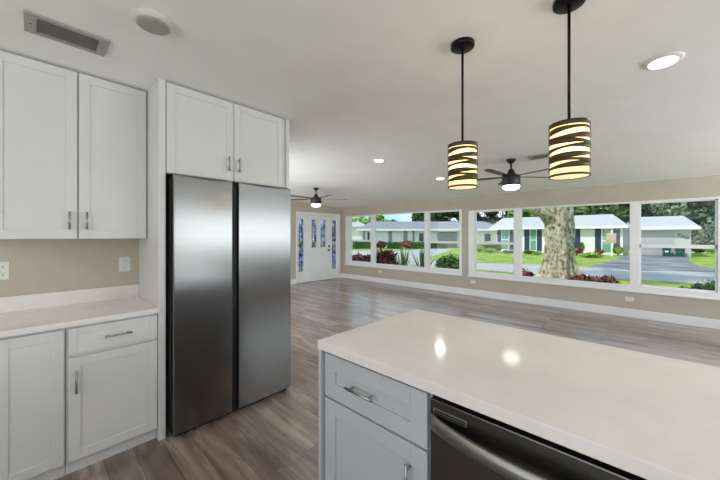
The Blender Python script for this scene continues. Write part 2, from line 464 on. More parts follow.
for z, nm in ((1.085, 'door_lock'), (.955, 'door_handle')):
    bm = B(); tube(bm, [(DX - .022, 6.63, z), (DX + .0, 6.63, z)], .032, 20)
    if nm == 'door_handle': tube(bm, [(DX + .0, 6.63, z), (DX + .035, 6.63, z)], .012, 10); tube(bm, [(DX + .03, 6.64, z), (DX + .03, 6.53, z)], .011, 10)
    else: tube(bm, [(DX + .0, 6.63, z), (DX + .012, 6.63, z)], .02, 16)
    o = obj(nm, bm, M['black'], leaf); o['label'] = 'black door lever' if nm == 'door_handle' else 'round black deadbolt'
bm = B(); box(bm, DX - .1, DX + .02, D0, D1, 0, .012, .003); obj('door_threshold', bm, M['nickel'], door)

# ------------------------------------------------------------------ cabinetry helpers
def shaker(bm, ax, face, u0, u1, v0, v1, stile=.057, t=.02, sgn=1):
    """shaker front. ax 'x': lies in plane x=face, u=y; ax 'y': plane y=face, u=x. sgn = outward direction"""
    def bb(a0, a1, za, zb, d0, d1, bev=0):
        p, q = face + sgn * d0, face + sgn * d1
        if ax == 'x': box(bm, p, q, a0, a1, za, zb, bev)
        else: box(bm, a0, a1, p, q, za, zb, bev)
    bb(u0 + stile - .002, u1 - stile + .002, v0 + stile - .002, v1 - stile + .002, -t, -.006 if sgn > 0 else -.011)
    bb(u0, u0 + stile, v0, v1, -t, 0, .0015); bb(u1 - stile, u1, v0, v1, -t, 0, .0015)
    bb(u0 + stile, u1 - stile, v0, v0 + stile, -t, 0, .0015); bb(u0 + stile, u1 - stile, v1 - stile, v1, -t, 0, .0015)
    return bm
def pull(ax, face, u, v, length, vertical, sgn, parent, r=.006):
    bm = B(); h = length / 2; off = .03 * sgn
    P = lambda du, dv, d: ((face + d, u + du, v + dv) if ax == 'x' else (u + du, face + d, v + dv))
    a, b = ((0, -h), (0, h)) if vertical else ((-h, 0), (h, 0))
    tube(bm, [P(a[0], a[1], off), P(b[0], b[1], off)], r, 12)
    for s in (-.7, .7):
        d = (0, s * h) if vertical else (s * h, 0)
        tube(bm, [P(d[0], d[1], 0), P(d[0], d[1], off)], r * .8, 8)
    return obj('handle', bm, M['nickel'], parent)

# ---- base cabinets on the kitchen wall
FX = -2.52
def base_cabinet(label, y0, y1, doors, drawers=(), grp=None):
    t = thing('base_cabinet', label, 'cabinet', ((WX + FX) / 2, (y0 + y1) / 2, 0))
    bm = B(); box(bm, WX + .003, FX - .022, y0, y1, .085, .905); obj('body', bm, M['cab'], t)
    bm = B(); box(bm, WX + .003, FX - .045, y0, y1, 0, .085); obj('toe_kick', bm, M['cab'], t)
    for (a, b, z0, z1, hy, hz) in doors:
        d = obj('cabinet_door', shaker(B(), 'x', FX, a, b, z0, z1), M['cab'], t)
        if hy is not None: pull('x', FX, hy, hz, .135, True, 1, d)
    for (a, b, z0, z1) in drawers:
        d = obj('drawer', shaker(B(), 'x', FX, a, b, z0, z1, stile=.04), M['cab'], t)
        pull('x', FX, (a + b) / 2 + .01, (z0 + z1) / 2, .14, False, 1, d)
    return t
base_cabinet('white shaker base cabinet with a horizontal drawer pull, next to the refrigerator panel', .134, .602, [(.143, .599, .09, .708, .178, .567)], [(.143, .599, .727, .888)])
base_cabinet('white shaker base cabinet with full height doors, at the left edge of the photo', -.43, .132, [(-.147, .125, .09, .888, None, None), (-.425, -.153, .09, .888, None, None)])
# wall cabinets
UX = -2.80
def wall_cabinet(label, y0, y1, z0, z1, face, doors, hz, back=WX):
    t = thing('wall_cabinet', label, 'cabinet', ((back + face) / 2, (y0 + y1) / 2, z0))
    bm = B(); box(bm, back, face - .022, y0, y1, z0, z1); obj('body', bm, M['cab'], t)
    for (a, b, hy) in doors:
        d = obj('cabinet_door', shaker(B(), 'x', face, a, b, z0 + .003, z1 - .004), M['cab'], t)
        pull('x', face, hy, hz, .12, True, 1, d)
    return t
wall_cabinet('tall white two-door shaker cabinet hung above the left countertop', -.185, .602, 1.423, 2.549, UX, [(-.18, .204, .165), (.212, .592, .251)], 1.546)
wall_cabinet('short white two-door shaker cabinet above the refrigerator', .651, 1.650, 1.895, 2.549, FX + .01, [(.654, 1.141, 1.093), (1.147, 1.618, 1.180)], 2.03)
for y0, y1, lab in ((.604, .648, 'tall white panel on the left side of the refrigerator'), (1.652, 1.682, 'tall white panel on the right side of the refrigerator')):
    bm = B(); box(bm, WX + .001, -2.51, y0, y1, 0, 2.558, .002); tag(obj('tall_end_panel', bm, M['cab']), lab, 'panel')
bm = B(); box(bm, WX, -2.49, -.99, .603, .906, .94, .003)
ct = tag(obj('countertop', bm, M['quartz']), 'white quartz countertop under the left wall cabinets', 'countertop')
bm = B(); box(bm, WX, WX + .02, -.99, .603, .94, 1.042, .002); obj('backsplash', bm, M['quartz'], ct)
base_cabinet('white shaker base cabinet just outside the left edge of the photo', -.985, -.432, [(-.978, -.437, .09, .708, -.5, .567)], [(-.978, -.437, .727, .888)])

# ---- refrigerator
fr = thing('refrigerator', 'side-by-side stainless steel refrigerator between tall white panels', 'refrigerator', (-2.76, 1.16, 0))
bm = B(); box(bm, -3.07, -2.50, .68, 1.645, .03, 1.865, .004); obj('body', bm, M['steel_side'], fr)
bm = B(); box(bm, -2.499, -2.462, 1.09, 1.16, .03, 1.86); obj('handle_recess', bm, M['black_gap'], fr)
bm = B(); box(bm, -3.05, -2.47, .70, 1.63, .004, .03); obj('toe_grille', bm, M['black_gap'], fr)
def fridge_door(y0, y1):
    """front skin rises in a shallow arc at the top edge"""
    bm = B(); n = 24; zb, zt = .032, 1.882
    def outline(inset, dip):
        pts = [(y0 + inset, zb + inset), (y1 - inset, zb + inset)]
        for k in range(n + 1):
            s = k / n; pts.append((y1 - inset - s * (y1 - y0 - 2 * inset), zt - inset - dip * math.sin(math.pi * s)))
        return pts
    L = []
    for x, ins, dip in ((-2.496, .0, 0), (-2.446, 0, 0), (-2.434, .002, .010), (-2.43, .006, .012)):
        L.append([bm.verts.new((x, y, z)) for y, z in outline(ins, dip)])
    for a, b in zip(L, L[1:]):
        m_ = len(a)
        for i in range(m_): bm.faces.new((a[i], a[(i + 1) % m_], b[(i + 1) % m_], b[i]))
    bm.faces.new(L[0]); bm.faces.new(L[-1])
    return bm
for y0, y1 in ((.676, 1.098), (1.148, 1.648)):
    d = obj('refrigerator_door', fridge_door(y0, y1), M['steel'], fr)
for y in (.70, 1.62):
    bm = B(); box(bm, -2.58, -2.47, y - .02, y + .02, 1.866, 1.89, .003); obj('hinge_cover', bm, M['black_gap'], fr)
for y in (.705, 1.615):
    bm = B(); lathe(bm, (-2.50, y, 0), [(.018, 0), (.018, .03)], 14); obj('foot', bm, M['black_gap'], fr)

# ------------------------------------------------------------------ island
IX0, IX1, IY0, IY1 = -1.163, 1.25, .938, 1.802
FY = .958
bm = B(); box(bm, IX0, IX1, IY0, IY1, .903, .943, .0025); tag(obj('island_countertop', bm, M['quartz']), 'large polished white quartz slab on top of the island', 'countertop')
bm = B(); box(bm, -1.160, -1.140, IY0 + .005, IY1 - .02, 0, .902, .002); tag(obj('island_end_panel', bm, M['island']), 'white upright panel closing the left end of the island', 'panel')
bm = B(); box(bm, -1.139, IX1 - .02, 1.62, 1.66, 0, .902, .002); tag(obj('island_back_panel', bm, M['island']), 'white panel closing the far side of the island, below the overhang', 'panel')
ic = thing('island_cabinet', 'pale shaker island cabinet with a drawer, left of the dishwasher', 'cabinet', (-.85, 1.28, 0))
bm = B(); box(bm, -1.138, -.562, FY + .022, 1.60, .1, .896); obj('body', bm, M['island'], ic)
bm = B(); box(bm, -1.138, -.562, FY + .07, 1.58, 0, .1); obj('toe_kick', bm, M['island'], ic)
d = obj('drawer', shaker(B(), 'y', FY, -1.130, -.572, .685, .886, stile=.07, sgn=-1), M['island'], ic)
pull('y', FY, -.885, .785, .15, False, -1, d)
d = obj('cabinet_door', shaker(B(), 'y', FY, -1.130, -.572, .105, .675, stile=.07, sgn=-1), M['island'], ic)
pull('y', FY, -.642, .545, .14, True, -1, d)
# dishwasher
dw = thing('dishwasher', 'dark stainless dishwasher with a curved bar handle in the island', 'dishwasher', (-.25, 1.25, 0))
bm = B(); box(bm, -.555, .045, FY + .03, 1.55, .02, .87); obj('body', bm, M['black_gap'], dw)
bm = B(); box(bm, -.553, .043, FY - .012, FY + .029, .115, .884, .004); dd = obj('dishwasher_door', bm, M['dark_steel'], dw)
bm = B(); box(bm, -.553, .043, FY + .05, FY + .06, .0, .115); obj('toe_kick', bm, M['black_gap'], dw)
bm = B(); box(bm, -.54, -.42, FY - .0155, FY - .012, .836, .856, .001); v_ = obj('vent_grille', bm, M['nickel'], dd)
bm = B()
for z in (.8420, .8500): box(bm, -.534, -.426, FY - .017, FY - .0154, z - .002, z + .002)
obj('vent_slot', bm, M['black_gap'], v_)
bm = B(); pts = []
n = 28
rows = []
for k in range(n + 1):
    s = k / n; x = -.545 + s * .58
    bow = .044 * (1 - (2 * s - 1) ** 2) ** .75 if 0 < s < 1 else 0
    yy = FY - .014 - bow
    zc = .800 + .012 * (2 * s - 1) ** 2
    prof = [(0, -.027), (-.010, -.023), (-.014, 0), (-.010, .023), (0, .027), (.006, .012), (.008, 0), (.006, -.012)]
    rows.append([bm.verts.new((x, yy + a, zc + b)) for a, b in prof])
for a, b in zip(rows, rows[1:]):
    for i in range(8):
        f = bm.faces.new((a[i], a[(i + 1) % 8], b[(i + 1) % 8], b[i])); f.smooth = True
bm.faces.new(rows[0]); bm.faces.new(rows[-1])
obj('handle', bm, M['handle_steel'], dd)
# plain filler cabinet right of the dishwasher (carries the slab)
fc = thing('island_cabinet', 'pale island cabinet right of the dishwasher, below the slab', 'cabinet', (.65, 1.28, 0))
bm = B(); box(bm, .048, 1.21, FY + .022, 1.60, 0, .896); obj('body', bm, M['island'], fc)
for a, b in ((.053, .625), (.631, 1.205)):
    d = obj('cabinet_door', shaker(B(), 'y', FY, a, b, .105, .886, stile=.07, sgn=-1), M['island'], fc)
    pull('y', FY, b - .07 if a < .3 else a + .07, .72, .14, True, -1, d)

# ------------------------------------------------------------------ outlets
def outlet(label, loc, rz, horizontal=False, w=.075, h=.118):
    if horizontal: w, h = .118, .075
    t = thing('wall_outlet', label, 'outlet', loc, rz)
    bm = B(); box(bm, -w / 2, w / 2, -.006, 0, -h / 2, h / 2, .002); obj('cover_plate', bm, M['plastic'], t, False)
    for s in (-1, 1):
        bm = B(); c = s * .026
        if horizontal: box(bm, c - .018, c + .018, -.009, -.006, -.016, .016, .002)
        else: box(bm, -.016, .016, -.009, -.006, c - .018, c + .018, .002)
        so = obj('socket', bm, M['plastic'], t, False)
        bm = B()
        for e in (-.007, .007):
            if horizontal: box(bm, c - .006, c + .006, -.0096, -.009, e - .0012, e + .0012)
            else: box(bm, e - .0012, e + .0012, -.0096, -.009, c - .006, c + .006)
        obj('slot', bm, M['slot'], so, False)
    return t
outlet('white wall outlet above the backsplash near the refrigerator panel', (WX, .51, 1.214), R(90))
outlet('white wall outlet above the backsplash at the left edge of the photo', (WX, -.145, 1.214), R(90))
outlet('small white outlet low on the wall under the leftmost window group', (-5.94, WY, .345), 0, True)
outlet('small white outlet low on the wall below the pier between the window groups', (-3.06, WY, .325), 0, True)
outlet('small white outlet low on the wall right of the big tree window', (-.235, WY, .315), 0, True)

# ------------------------------------------------------------------ ceiling fixtures
def ceiling_vent(label, c, sx, sy, rz, nsl, tilt=0):
    t = thing('ceiling_vent', label, 'vent', c, rz)
    t.rotation_euler = (tilt, 0, rz)
    bm = B(); b = .028; e = .045
    box(bm, -sx / 2, sx / 2, -sy / 2, -sy / 2 + b, -.012, 0, .002); box(bm, -sx / 2, sx / 2, sy / 2 - b, sy / 2, -.012, 0, .002)
    box(bm, -sx / 2, -sx / 2 + e, -sy / 2 + b, sy / 2 - b, -.012, 0); box(bm, sx / 2 - e, sx / 2, -sy / 2 + b, sy / 2 - b, -.012, 0)
    obj('frame', bm, M['vent_grey'], t, False)
    bm = B(); box(bm, -sx / 2 + e, sx / 2 - e, -sy / 2 + b, sy / 2 - b, -.003, 0); obj('backing', bm, M['black_gap'], t, False)
    for i in range(nsl):
        yc = -sy / 2 + b + (i + .5) * (sy - 2 * b) / nsl
        bm = B(); box(bm, -sx / 2 + e, sx / 2 - e, yc - .0055, yc + .0015, -.010, -.004); obj('slat', bm, M['vent_dark'], t, False)
    for s in (-1, 1):
        bm = B(); lathe(bm, (s * (sx / 2 - e / 2), 0, -.0135), [(.005, 0), (.005, .002)], 12); obj('screw', bm, M['slot'], t, False)
    return t
slope = -math.atan(.19 / 5.02)
ceiling_vent('grey slatted ceiling vent in front of the left wall cabinets', (-2.34, .135, 2.56), .335, .215, R(90), 7)
ceiling_vent('small dark ceiling vent behind the right pendant lamp', (-1.0, 4.50, cz(4.5)), .30, .2, R(0), 6, slope)

def downlight(label, x, y, on=True, r=.076, watts=2.6):
    z = cz(y)
    t = thing('recessed_light', label, 'ceiling light', (x, y, z), 0, None)
    if y > 2.2: t.rotation_euler = (slope, 0, 0)
    bm = B(); lathe(bm, (0, 0, 0), [(r + .02, 0), (r + .02, -.004), (r + .006, -.012), (r, -.012)], 40); obj('trim_ring', bm, M['plastic'], t, False)
    bm = B(); lathe(bm, (0, 0, 0), [(r * .88, -.0125), (r * .87, -.016), (r * .6, -.018)], 40); obj('lens', bm, M['lens_on'] if on else M['lens_off'], t, False)
    if on:
        l = bpy.data.lights.new('recessed_lamp', 'AREA'); l.shape = 'DISK'; l.size = r * 1.7; l.energy = watts; l.color = (1, .95, .88)
        o = bpy.data.objects.new('recessed_lamp', l); col.objects.link(o); o.parent = t; o.location = (0, 0, -.022)
    return t
downlight('lit recessed ceiling light at the upper right of the photo', .068, 2.70)
downlight('lit recessed ceiling light between the refrigerator and the left pendant', -2.788, 3.365)
downlight('lit recessed ceiling light just left of the left pendant shade', -2.68, 4.93)
downlight('added recessed fill light, out of view behind the camera', -1.4, -1.2)  # this lamp and the next two are added out of view for brightness
downlight('added recessed fill light, out of view at the right end of the island', 1.7, .6)
downlight('added recessed fill light by the front door, hidden behind the refrigerator', -5.3, 2.9)
# unlit surface light
t = thing('ceiling_light', 'unlit round flush ceiling light beside the ceiling vent', 'ceiling light', (-1.862, .425, 2.56))
bm = B(); lathe(bm, (-1.862, .425, 2.56), [(.092, 0), (.092, -.005), (.080, -.028), (.074, -.030)], 48); obj('trim_ring', bm, M['ring'], t)
bm = B(); lathe(bm, (-1.862, .425, 2.53), [(.072, -.0005), (.070, -.004), (.05, -.005)], 48); obj('lens', bm, M['lens_off'], t)

# pendants
def pendant_mats():
    m = mat('black outside, gold inside bands', srgb(38, 34, 30), 0.4, .7); nt = m.node_tree; b = nt.nodes['Principled BSDF']
    g = nt.nodes.new('ShaderNodeNewGeometry'); mx = nt.nodes.new('ShaderNodeMix'); mx.data_type = 'RGBA'
    nt.links.new(g.outputs['Backfacing'], mx.inputs['Factor'])
    return m
M['band'] = mat('dark bronze band', srgb(82, 68, 46), 0.42, .5)
M['gold'] = mat('gold inner shade', srgb(196, 158, 84), 0.3, .9)
M['bulb'] = mat('warm bulb', srgb(255, 225, 160), 0.4, emit=(1, .88, .64, 1), estr=40)
def diffuser():
    m = bpy.data.materials.new('warm frosted diffuser'); m.use_nodes = True; nt = m.node_tree; b = nt.nodes['Principled BSDF']
    b.inputs['Base Color'].default_value = srgb(240, 222, 175); b.inputs['Roughness'].default_value = .5; b.inputs['Emission Color'].default_value = (1, .88, .62, 1); b.inputs['Emission Strength'].default_value = 1.8
    t = nt.nodes.new('ShaderNodeBsdfTranslucent'); t.inputs[0].default_value = srgb(255, 240, 205)
    mx = nt.nodes.new('ShaderNodeMixShader'); mx.inputs[0].default_value = .75
    nt.links.new(b.outputs[0], mx.inputs[1]); nt.links.new(t.outputs[0], mx.inputs[2])
    nt.links.new(mx.outputs[0], nt.nodes['Material Output'].inputs[0])
    return m
M['diffuser'] = diffuser()
def make_pendant(label, x, y, ztop, zbot):
    r = .083; H_ = ztop - zbot; Zc = 2.56
    t = thing('pendant_lamp', label, 'pendant lamp', (x, y, Zc), 0, None)
    bm = B(); lathe(bm, (x, y, Zc), [(.066, 0), (.066, -.02), (.062, -.024), (.01, -.025)], 40); obj('canopy', bm, M['black'], t)
    bm = B(); tube(bm, [(x, y, Zc - .02), (x, y, ztop + .01)], .0065, 12); obj('rod', bm, M['black'], t)
    bm = B(); lathe(bm, (x, y, ztop), [(.028, -.03), (.028, .006), (.012, .012), (.008, .02)], 24)
    for k in range(3):
        a = 2 * math.pi * k / 3; tube(bm, [(x, y, ztop - .002), (x + r * math.cos(a), y + r * math.sin(a), ztop - .004)], .003, 6)
    obj('socket', bm, M['black'], t)
    # shade: wavy bands, cut from one sheet with long slits
    def band(zf, hf, rr, th):
        bm = B(); n = 72; L = []
        for i in range(n):
            a = 2 * math.pi * i / n; zc = zf(a); h = hf(a)
            pr = [(rr - th, zc - h), (rr, zc - h), (rr, zc + h), (rr - th, zc + h)]
            L.append([bm.verts.new((x + q * math.cos(a), y + q * math.sin(a), z)) for q, z in pr])
        for i in range(n):
            a, b = L[i], L[(i + 1) % n]
            for k in range(4):
                f = bm.faces.new((a[k], a[(k + 1) % 4], b[(k + 1) % 4], b[k])); f.smooth = (k % 2 == 1)
        return bm
    nb = 9
    for k in range(nb):
        zc = zbot + H_ * (k + .5) / nb; ph = k * 2.1
        if k == 0: fz = lambda a: zbot + .006; fh = lambda a: .005
        elif k == nb - 1: fz = lambda a: ztop - .012; fh = lambda a: .011
        else:
            fz = lambda a, zc=zc, ph=ph: zc + .007 * math.sin(a + ph)
            fh = lambda a, ph=ph: .0095 + .0035 * math.sin(a * 2 + ph * 1.7)
        o = obj('shade_band', band(fz, fh, r, .002), M['band'], t)
    bm = B(); n = 48; A = ring(bm, (x, y, zbot + .004), r - .006, n); Bv = ring(bm, (x, y, ztop - .006), r - .006, n)
    A2 = ring(bm, (x, y, zbot + .004), r - .008, n); B2 = ring(bm, (x, y, ztop - .006), r - .008, n)
    for i in range(n):
        j = (i + 1) % n
        for q in ((A[i], A[j], Bv[j], Bv[i]), (A2[j], A2[i], B2[i], B2[j]), (A[j], A[i], A2[i], A2[j]), (Bv[i], Bv[j], B2[j], B2[i])):
            f = bm.faces.new(q); f.smooth = True
    dfo = obj('diffuser', bm, M['diffuser'], t)
    bm = B(); lathe(bm, (x, y, ztop - .12), [(.006, -.03), (.024, -.015), (.028, .01), (.02, .045), (.013, .07), (.013, .092)], 20); obj('bulb', bm, M['bulb'], t)
    return t
make_pendant('left striped drum pendant lamp over the island', -.786, 1.708, 1.975, 1.722)
make_pendant('right striped drum pendant lamp over the island, larger in the photo', -.272, 1.733, 1.975, 1.722)

# ceiling fans
def make_fan(label, x, y, a0):
    Z = cz(y)
    t = thing('ceiling_fan', label, 'ceiling fan', (x, y, Z), 0)
    o = lambda nm, bm, m, par=t: obj(nm, bm, m, par, False)
    bm = B(); lathe(bm, (0, 0, 0), [(.062, .004), (.062, -.012), (.05, -.03), (.022, -.055), (.014, -.058)], 28); o('canopy', bm, M['fan'])
    bm = B(); tube(bm, [(0, 0, -.05), (0, 0, -.16)], .013, 12); o('downrod', bm, M['fan'])
    bm = B(); lathe(bm, (0, 0, 0), [(.018, -.13), (.034, -.14), (.05, -.19), (.09, -.215), (.112, -.222), (.115, -.23), (.115, -.350), (.110, -.356), (.10, -.356)], 36); o('motor_housing', bm, M['fan'])
    bm = B(); lathe(bm, (0, 0, 0), [(.106, -.3565), (.107, -.375), (.095, -.398), (.055, -.414), (.01, -.418)], 36); o('light_bowl', bm, M['fan_lens'])
    for k in range(5):
        a = a0 + 2 * math.pi * k / 5
        bm = B(); n = 14; top = []; rr0, rr1 = .11, .70
        rows = []
        for i in range(n + 1):
            s = i / n; r_ = rr0 + (rr1 - rr0) * s
            w = .024 + .017 * min(1, s * 3) - .012 * max(0, s - .85) / .15
            pr = []
            for u, dz in ((-w, .003), (w, .003), (w, -.003), (-w, -.003)):
                zz = -.235 + dz + u * .10
                pr.append(bm.verts.new((r_ * math.cos(a) - u * math.sin(a), r_ * math.sin(a) + u * math.cos(a), zz)))
            rows.append(pr)
        for p, q in zip(rows, rows[1:]):
            for j in range(4): bm.faces.new((p[j], p[(j + 1) % 4], q[(j + 1) % 4], q[j]))
        bm.faces.new(rows[0]); bm.faces.new(rows[-1])
        o('blade', bm, M['fan'])
    return t
# blade angles are given against the world x axis
make_fan('dark five-blade ceiling fan with light near the front door', -5.317, 4.254, YAW + R(15))
make_fan('dark five-blade ceiling fan with light seen between the pendant lamps', -1.356, 4.442, YAW + R(5))

# ------------------------------------------------------------------ outside: ground
GZ = -.15
def poly(name, pts, z, m):
    bm = B(); lo = [bm.verts.new((x, y, z - .05)) for x, y in pts]; hi = [bm.verts.new((x, y, z)) for x, y in pts]
    bm.faces.new(hi); bm.faces.new(lo)
    for i in range(len(pts)): bm.faces.new((lo[i], lo[(i + 1) % len(pts)], hi[(i + 1) % len(pts)], hi[i]))
    bmesh.ops.triangulate(bm, faces=[f for f in bm.faces if len(f.verts) > 4])
    return struct(name, bm, m)
bm = B(); box(bm, -90, 60, -40, 110, GZ - .3, GZ); struct('lawn', bm, M['lawn'])
poly('street', [(-60, 2), (-60, 12), (-30, 22), (-20.8, 22.5), (-17.9, 25.5), (-18.9, 33.5), (-17.0, 34.2), (-12.5, 23.0), (-11.0, 17.6), (-9.5, 16.9), (-7.1, 17.1), (-5.06, 18.1), (-1.7, 18.8), (2.24, 20.06), (30, 24), (30, 19), (1.68, 15.04), (-.21, 14.61), (-1.27, 14.11), (-3.93, 14.03), (-5.85, 14.03), (-7.2, 12.6), (-9.5, 9.4), (-16, 7.8), (-30, 4)], GZ + .02, M['street'])
poly('driveway', [(-.46, 32.7), (2.05, 33.2), (1.81, 26.64), (1.9, 22.82), (2.8, 20.3), (-.25, 18.5), (-2.2, 18.6), (-1.7, 23.5), (-1.3, 29.6)], GZ + .03, M['drive'])
poly('mulch_bed', [(-3.6, 12.2), (-3.2, 11.0), (-2.2, 10.3), (-.9, 10.9), (-.3, 12.0), (-.7, 13.0), (-1.6, 13.5), (-3.0, 13.2)], GZ + .035, M['mulch'])
poly('planting_bed', [(-8.6, 7.38), (-2.2, 7.38), (-2.2, 8.5), (-4.5, 9.1), (-8.6, 9.4)], GZ + .03, M['mulch'])

# ------------------------------------------------------------------ outside: plants
def leaf_mesh(bm, rng, c, rad, n, size, asp=.5, shell=.55, squash_low=True):
    for _ in range(n):
        while True:
            p = Vector((rng.uniform(-1, 1), rng.uniform(-1, 1), rng.uniform(-1, 1)))
            if 0.05 < p.length < 1: break
        d = p.normalized(); rr = shell + (1 - shell) * rng.random() ** .6
        q = Vector((c[0] + d.x * rad[0] * rr, c[1] + d.y * rad[1] * rr, c[2] + d.z * rad[2] * rr))
        nrm = (d + Vector((rng.gauss(0, .6), rng.gauss(0, .6), rng.gauss(0, .6) + .3))).normalized()
        u = nrm.cross(Vector((rng.gauss(0, 1), rng.gauss(0, 1), rng.gauss(0, 1)))).normalized(); w = nrm.cross(u)
        s = size * rng.uniform(.6, 1.3)
        vs_ = [bm.verts.new(q + u * s), bm.verts.new(q + w * s * asp), bm.verts.new(q - u * s), bm.verts.new(q - w * s * asp)]
        bm.faces.new(vs_)
def blob(bm, rng, c, rad, amp=.15, sub=2):
    g = bmesh.ops.create_icosphere(bm, subdivisions=sub, radius=1)
    o = Vector((rng.uniform(0, 50), 0, 0))
    for v in g['verts']:
        k = 1 + amp * noise.noise(v.co * 2 + o)
        v.co = Vector((c[0] + v.co.x * rad[0] * k, c[1] + v.co.y * rad[1] * k, c[2] + v.co.z * rad[2] * k))
def foliage(name, parent, m, rng, lobes, n, size, asp=.5, core=.8):
    bm = B()
    for c, rad in lobes:
        if core: blob(bm, rng, c, [q * core for q in rad])
        leaf_mesh(bm, rng, c, rad, n, size, asp, shell=core * .9 if core else .2)
    me = bpy.data.meshes.new(name); bm.to_mesh(me); bm.free(); me.materials.append(m)
    o = bpy.data.objects.new(name, me); col.objects.link(o); o.parent = parent
    return o
def shrub(label, x, y, w, h, m, seed, nm='shrub', cat='shrub', n=160, size=None, lobes=5, asp=.5, group=None, core=.62):
    rng = random.Random(seed)
    t = thing(nm, label, cat, (x, y, GZ), 0, group)
    size = size or max(.04, w * .07)
    L = [((0, 0, h * .52), (w * .42, w * .36, h * .46))]
    for k in range(lobes):
        a = rng.uniform(0, 6.28); L.append(((w * .28 * math.cos(a), w * .24 * math.sin(a), h * rng.uniform(.35, .72)), (w * .24, w * .22, h * .27)))
    foliage('foliage', t, M[m], rng, L, n, size, asp, core)
    bm = B()
    for k in range(3):
        a = k * 2.1; tube(bm, [(0, 0, 0), (w * .1 * math.cos(a), w * .1 * math.sin(a), h * .4)], .02, 6)
    obj('stem', bm, M['stem'], t, False)
    return t
def hedge(label, x, y, rz, length, depth, h, m, seed):
    rng = random.Random(seed); t = thing('hedge', label, 'hedge', (x, y, GZ), rz)
    bm = B(); box(bm, -length / 2, length / 2, -depth / 2, depth / 2, 0, h * .93, .08)
    for _ in range(int(length * h * 260)):
        f = rng.choice((0, 0, 0, 1, 1, 2, 3)); 
        if f == 0: p = (rng.uniform(-length / 2, length / 2), -depth / 2, rng.uniform(0, h * .95)); nn = Vector((0, -1, 0))
        elif f == 1: p = (rng.uniform(-length / 2, length / 2), rng.uniform(-depth / 2, depth / 2), h * .93); nn = Vector((0, 0, 1))
        elif f == 2: p = (-length / 2, rng.uniform(-depth / 2, depth / 2), rng.uniform(0, h * .95)); nn = Vector((-1, 0, 0))
        else: p = (length / 2, rng.uniform(-depth / 2, depth / 2), rng.uniform(0, h * .95)); nn = Vector((1, 0, 0))
        nn = (nn + Vector((rng.gauss(0, .6), rng.gauss(0, .6), rng.gauss(0, .6)))).normalized()
        u = nn.cross(Vector((rng.gauss(0, 1), rng.gauss(0, 1), rng.gauss(0, 1)))).normalized(); w = nn.cross(u); s = rng.uniform(.06, .13)
        q = Vector(p) + Vector((rng.gauss(0, .03), rng.gauss(0, .03), rng.gauss(0, .03)))
        bm.faces.new([bm.verts.new(q + u * s), bm.verts.new(q + w * s * .6), bm.verts.new(q - u * s), bm.verts.new(q - w * s * .6)])
    me = bpy.data.meshes.new('foliage'); bm.to_mesh(me); bm.free(); me.materials.append(M[m])
    o = bpy.data.objects.new('foliage', me); col.objects.link(o); o.parent = t
    return t
def blade_plant(label, x, y, h, spread, m, seed, n=44):
    rng = random.Random(seed); t = thing('spiky_plant', label, 'plant', (x, y, GZ))
    bm = B()
    for k in range(n):
        a = rng.uniform(0, 6.28); s = rng.random() * spread; hh = h * rng.uniform(.6, 1)
        d = Vector((math.cos(a), math.sin(a), 0)); side = Vector((-d.y, d.x, 0)); prev = None
        for i in range(6):
            f = i / 5; p = d * (s * f ** 1.5) + Vector((0, 0, hh * (f - .12 * f * f * (s / spread))))
            w = .03 * (1 - f) ** .6 + .002
            cur = (bm.verts.new(p - side * w), bm.verts.new(p + side * w))
            if prev: bm.faces.new((prev[0], prev[1], cur[1], cur[0]))
            prev = cur
    me = bpy.data.meshes.new('leaves'); bm.to_mesh(me); bm.free(); me.materials.append(M[m])
    o = bpy.data.objects.new('leaves', me); col.objects.link(o); o.parent = t
    bm = B(); lathe(bm, (0, 0, 0), [(.05, 0), (.035, .08), (.02, .12)], 10); obj('crown_base', bm, M['stem'], t, False)
    return t
def tree(label, x, y, h, w, m, seed, low=.2, n=260, size=.22, nl=16):
    rng = random.Random(seed); t = thing('tree', label, 'tree', (x, y, GZ))
    L = []
    for k in range(nl):
        a = rng.uniform(0, 6.28); q = rng.random() ** .5; zf = rng.uniform(low, .86)
        k2 = math.sin(math.pi * min(1, max(.12, (zf - low) / (1 - low) * .8 + .18))) 
        r_ = w * .5 * q * k2
        L.append(((r_ * math.cos(a), r_ * math.sin(a), h * zf), (w * .2, w * .2, h * .14)))
    foliage('foliage', t, M[m], rng, L, n, size, .5, .72)
    bm = B(); tube(bm, [(0, 0, 0), (.05, 0, h * .3), (.1, .05, h * .7)], .16, 10, .06)
    for k in range(4):
        a = k * 1.6; tube(bm, [(0, 0, h * .3), (w * .25 * math.cos(a), w * .25 * math.sin(a), h * .6)], .07, 8, .03)
    obj('trunk', bm, M['stem'], t, False)
    return t
def at(px, D):      # a point on the ground seen in photo column px at depth D
    u = (px - 360) / 306.9
    return ((-math.sin(YAW) + u * math.cos(YAW)) * D, (math.cos(YAW) + u * math.sin(YAW)) * D)

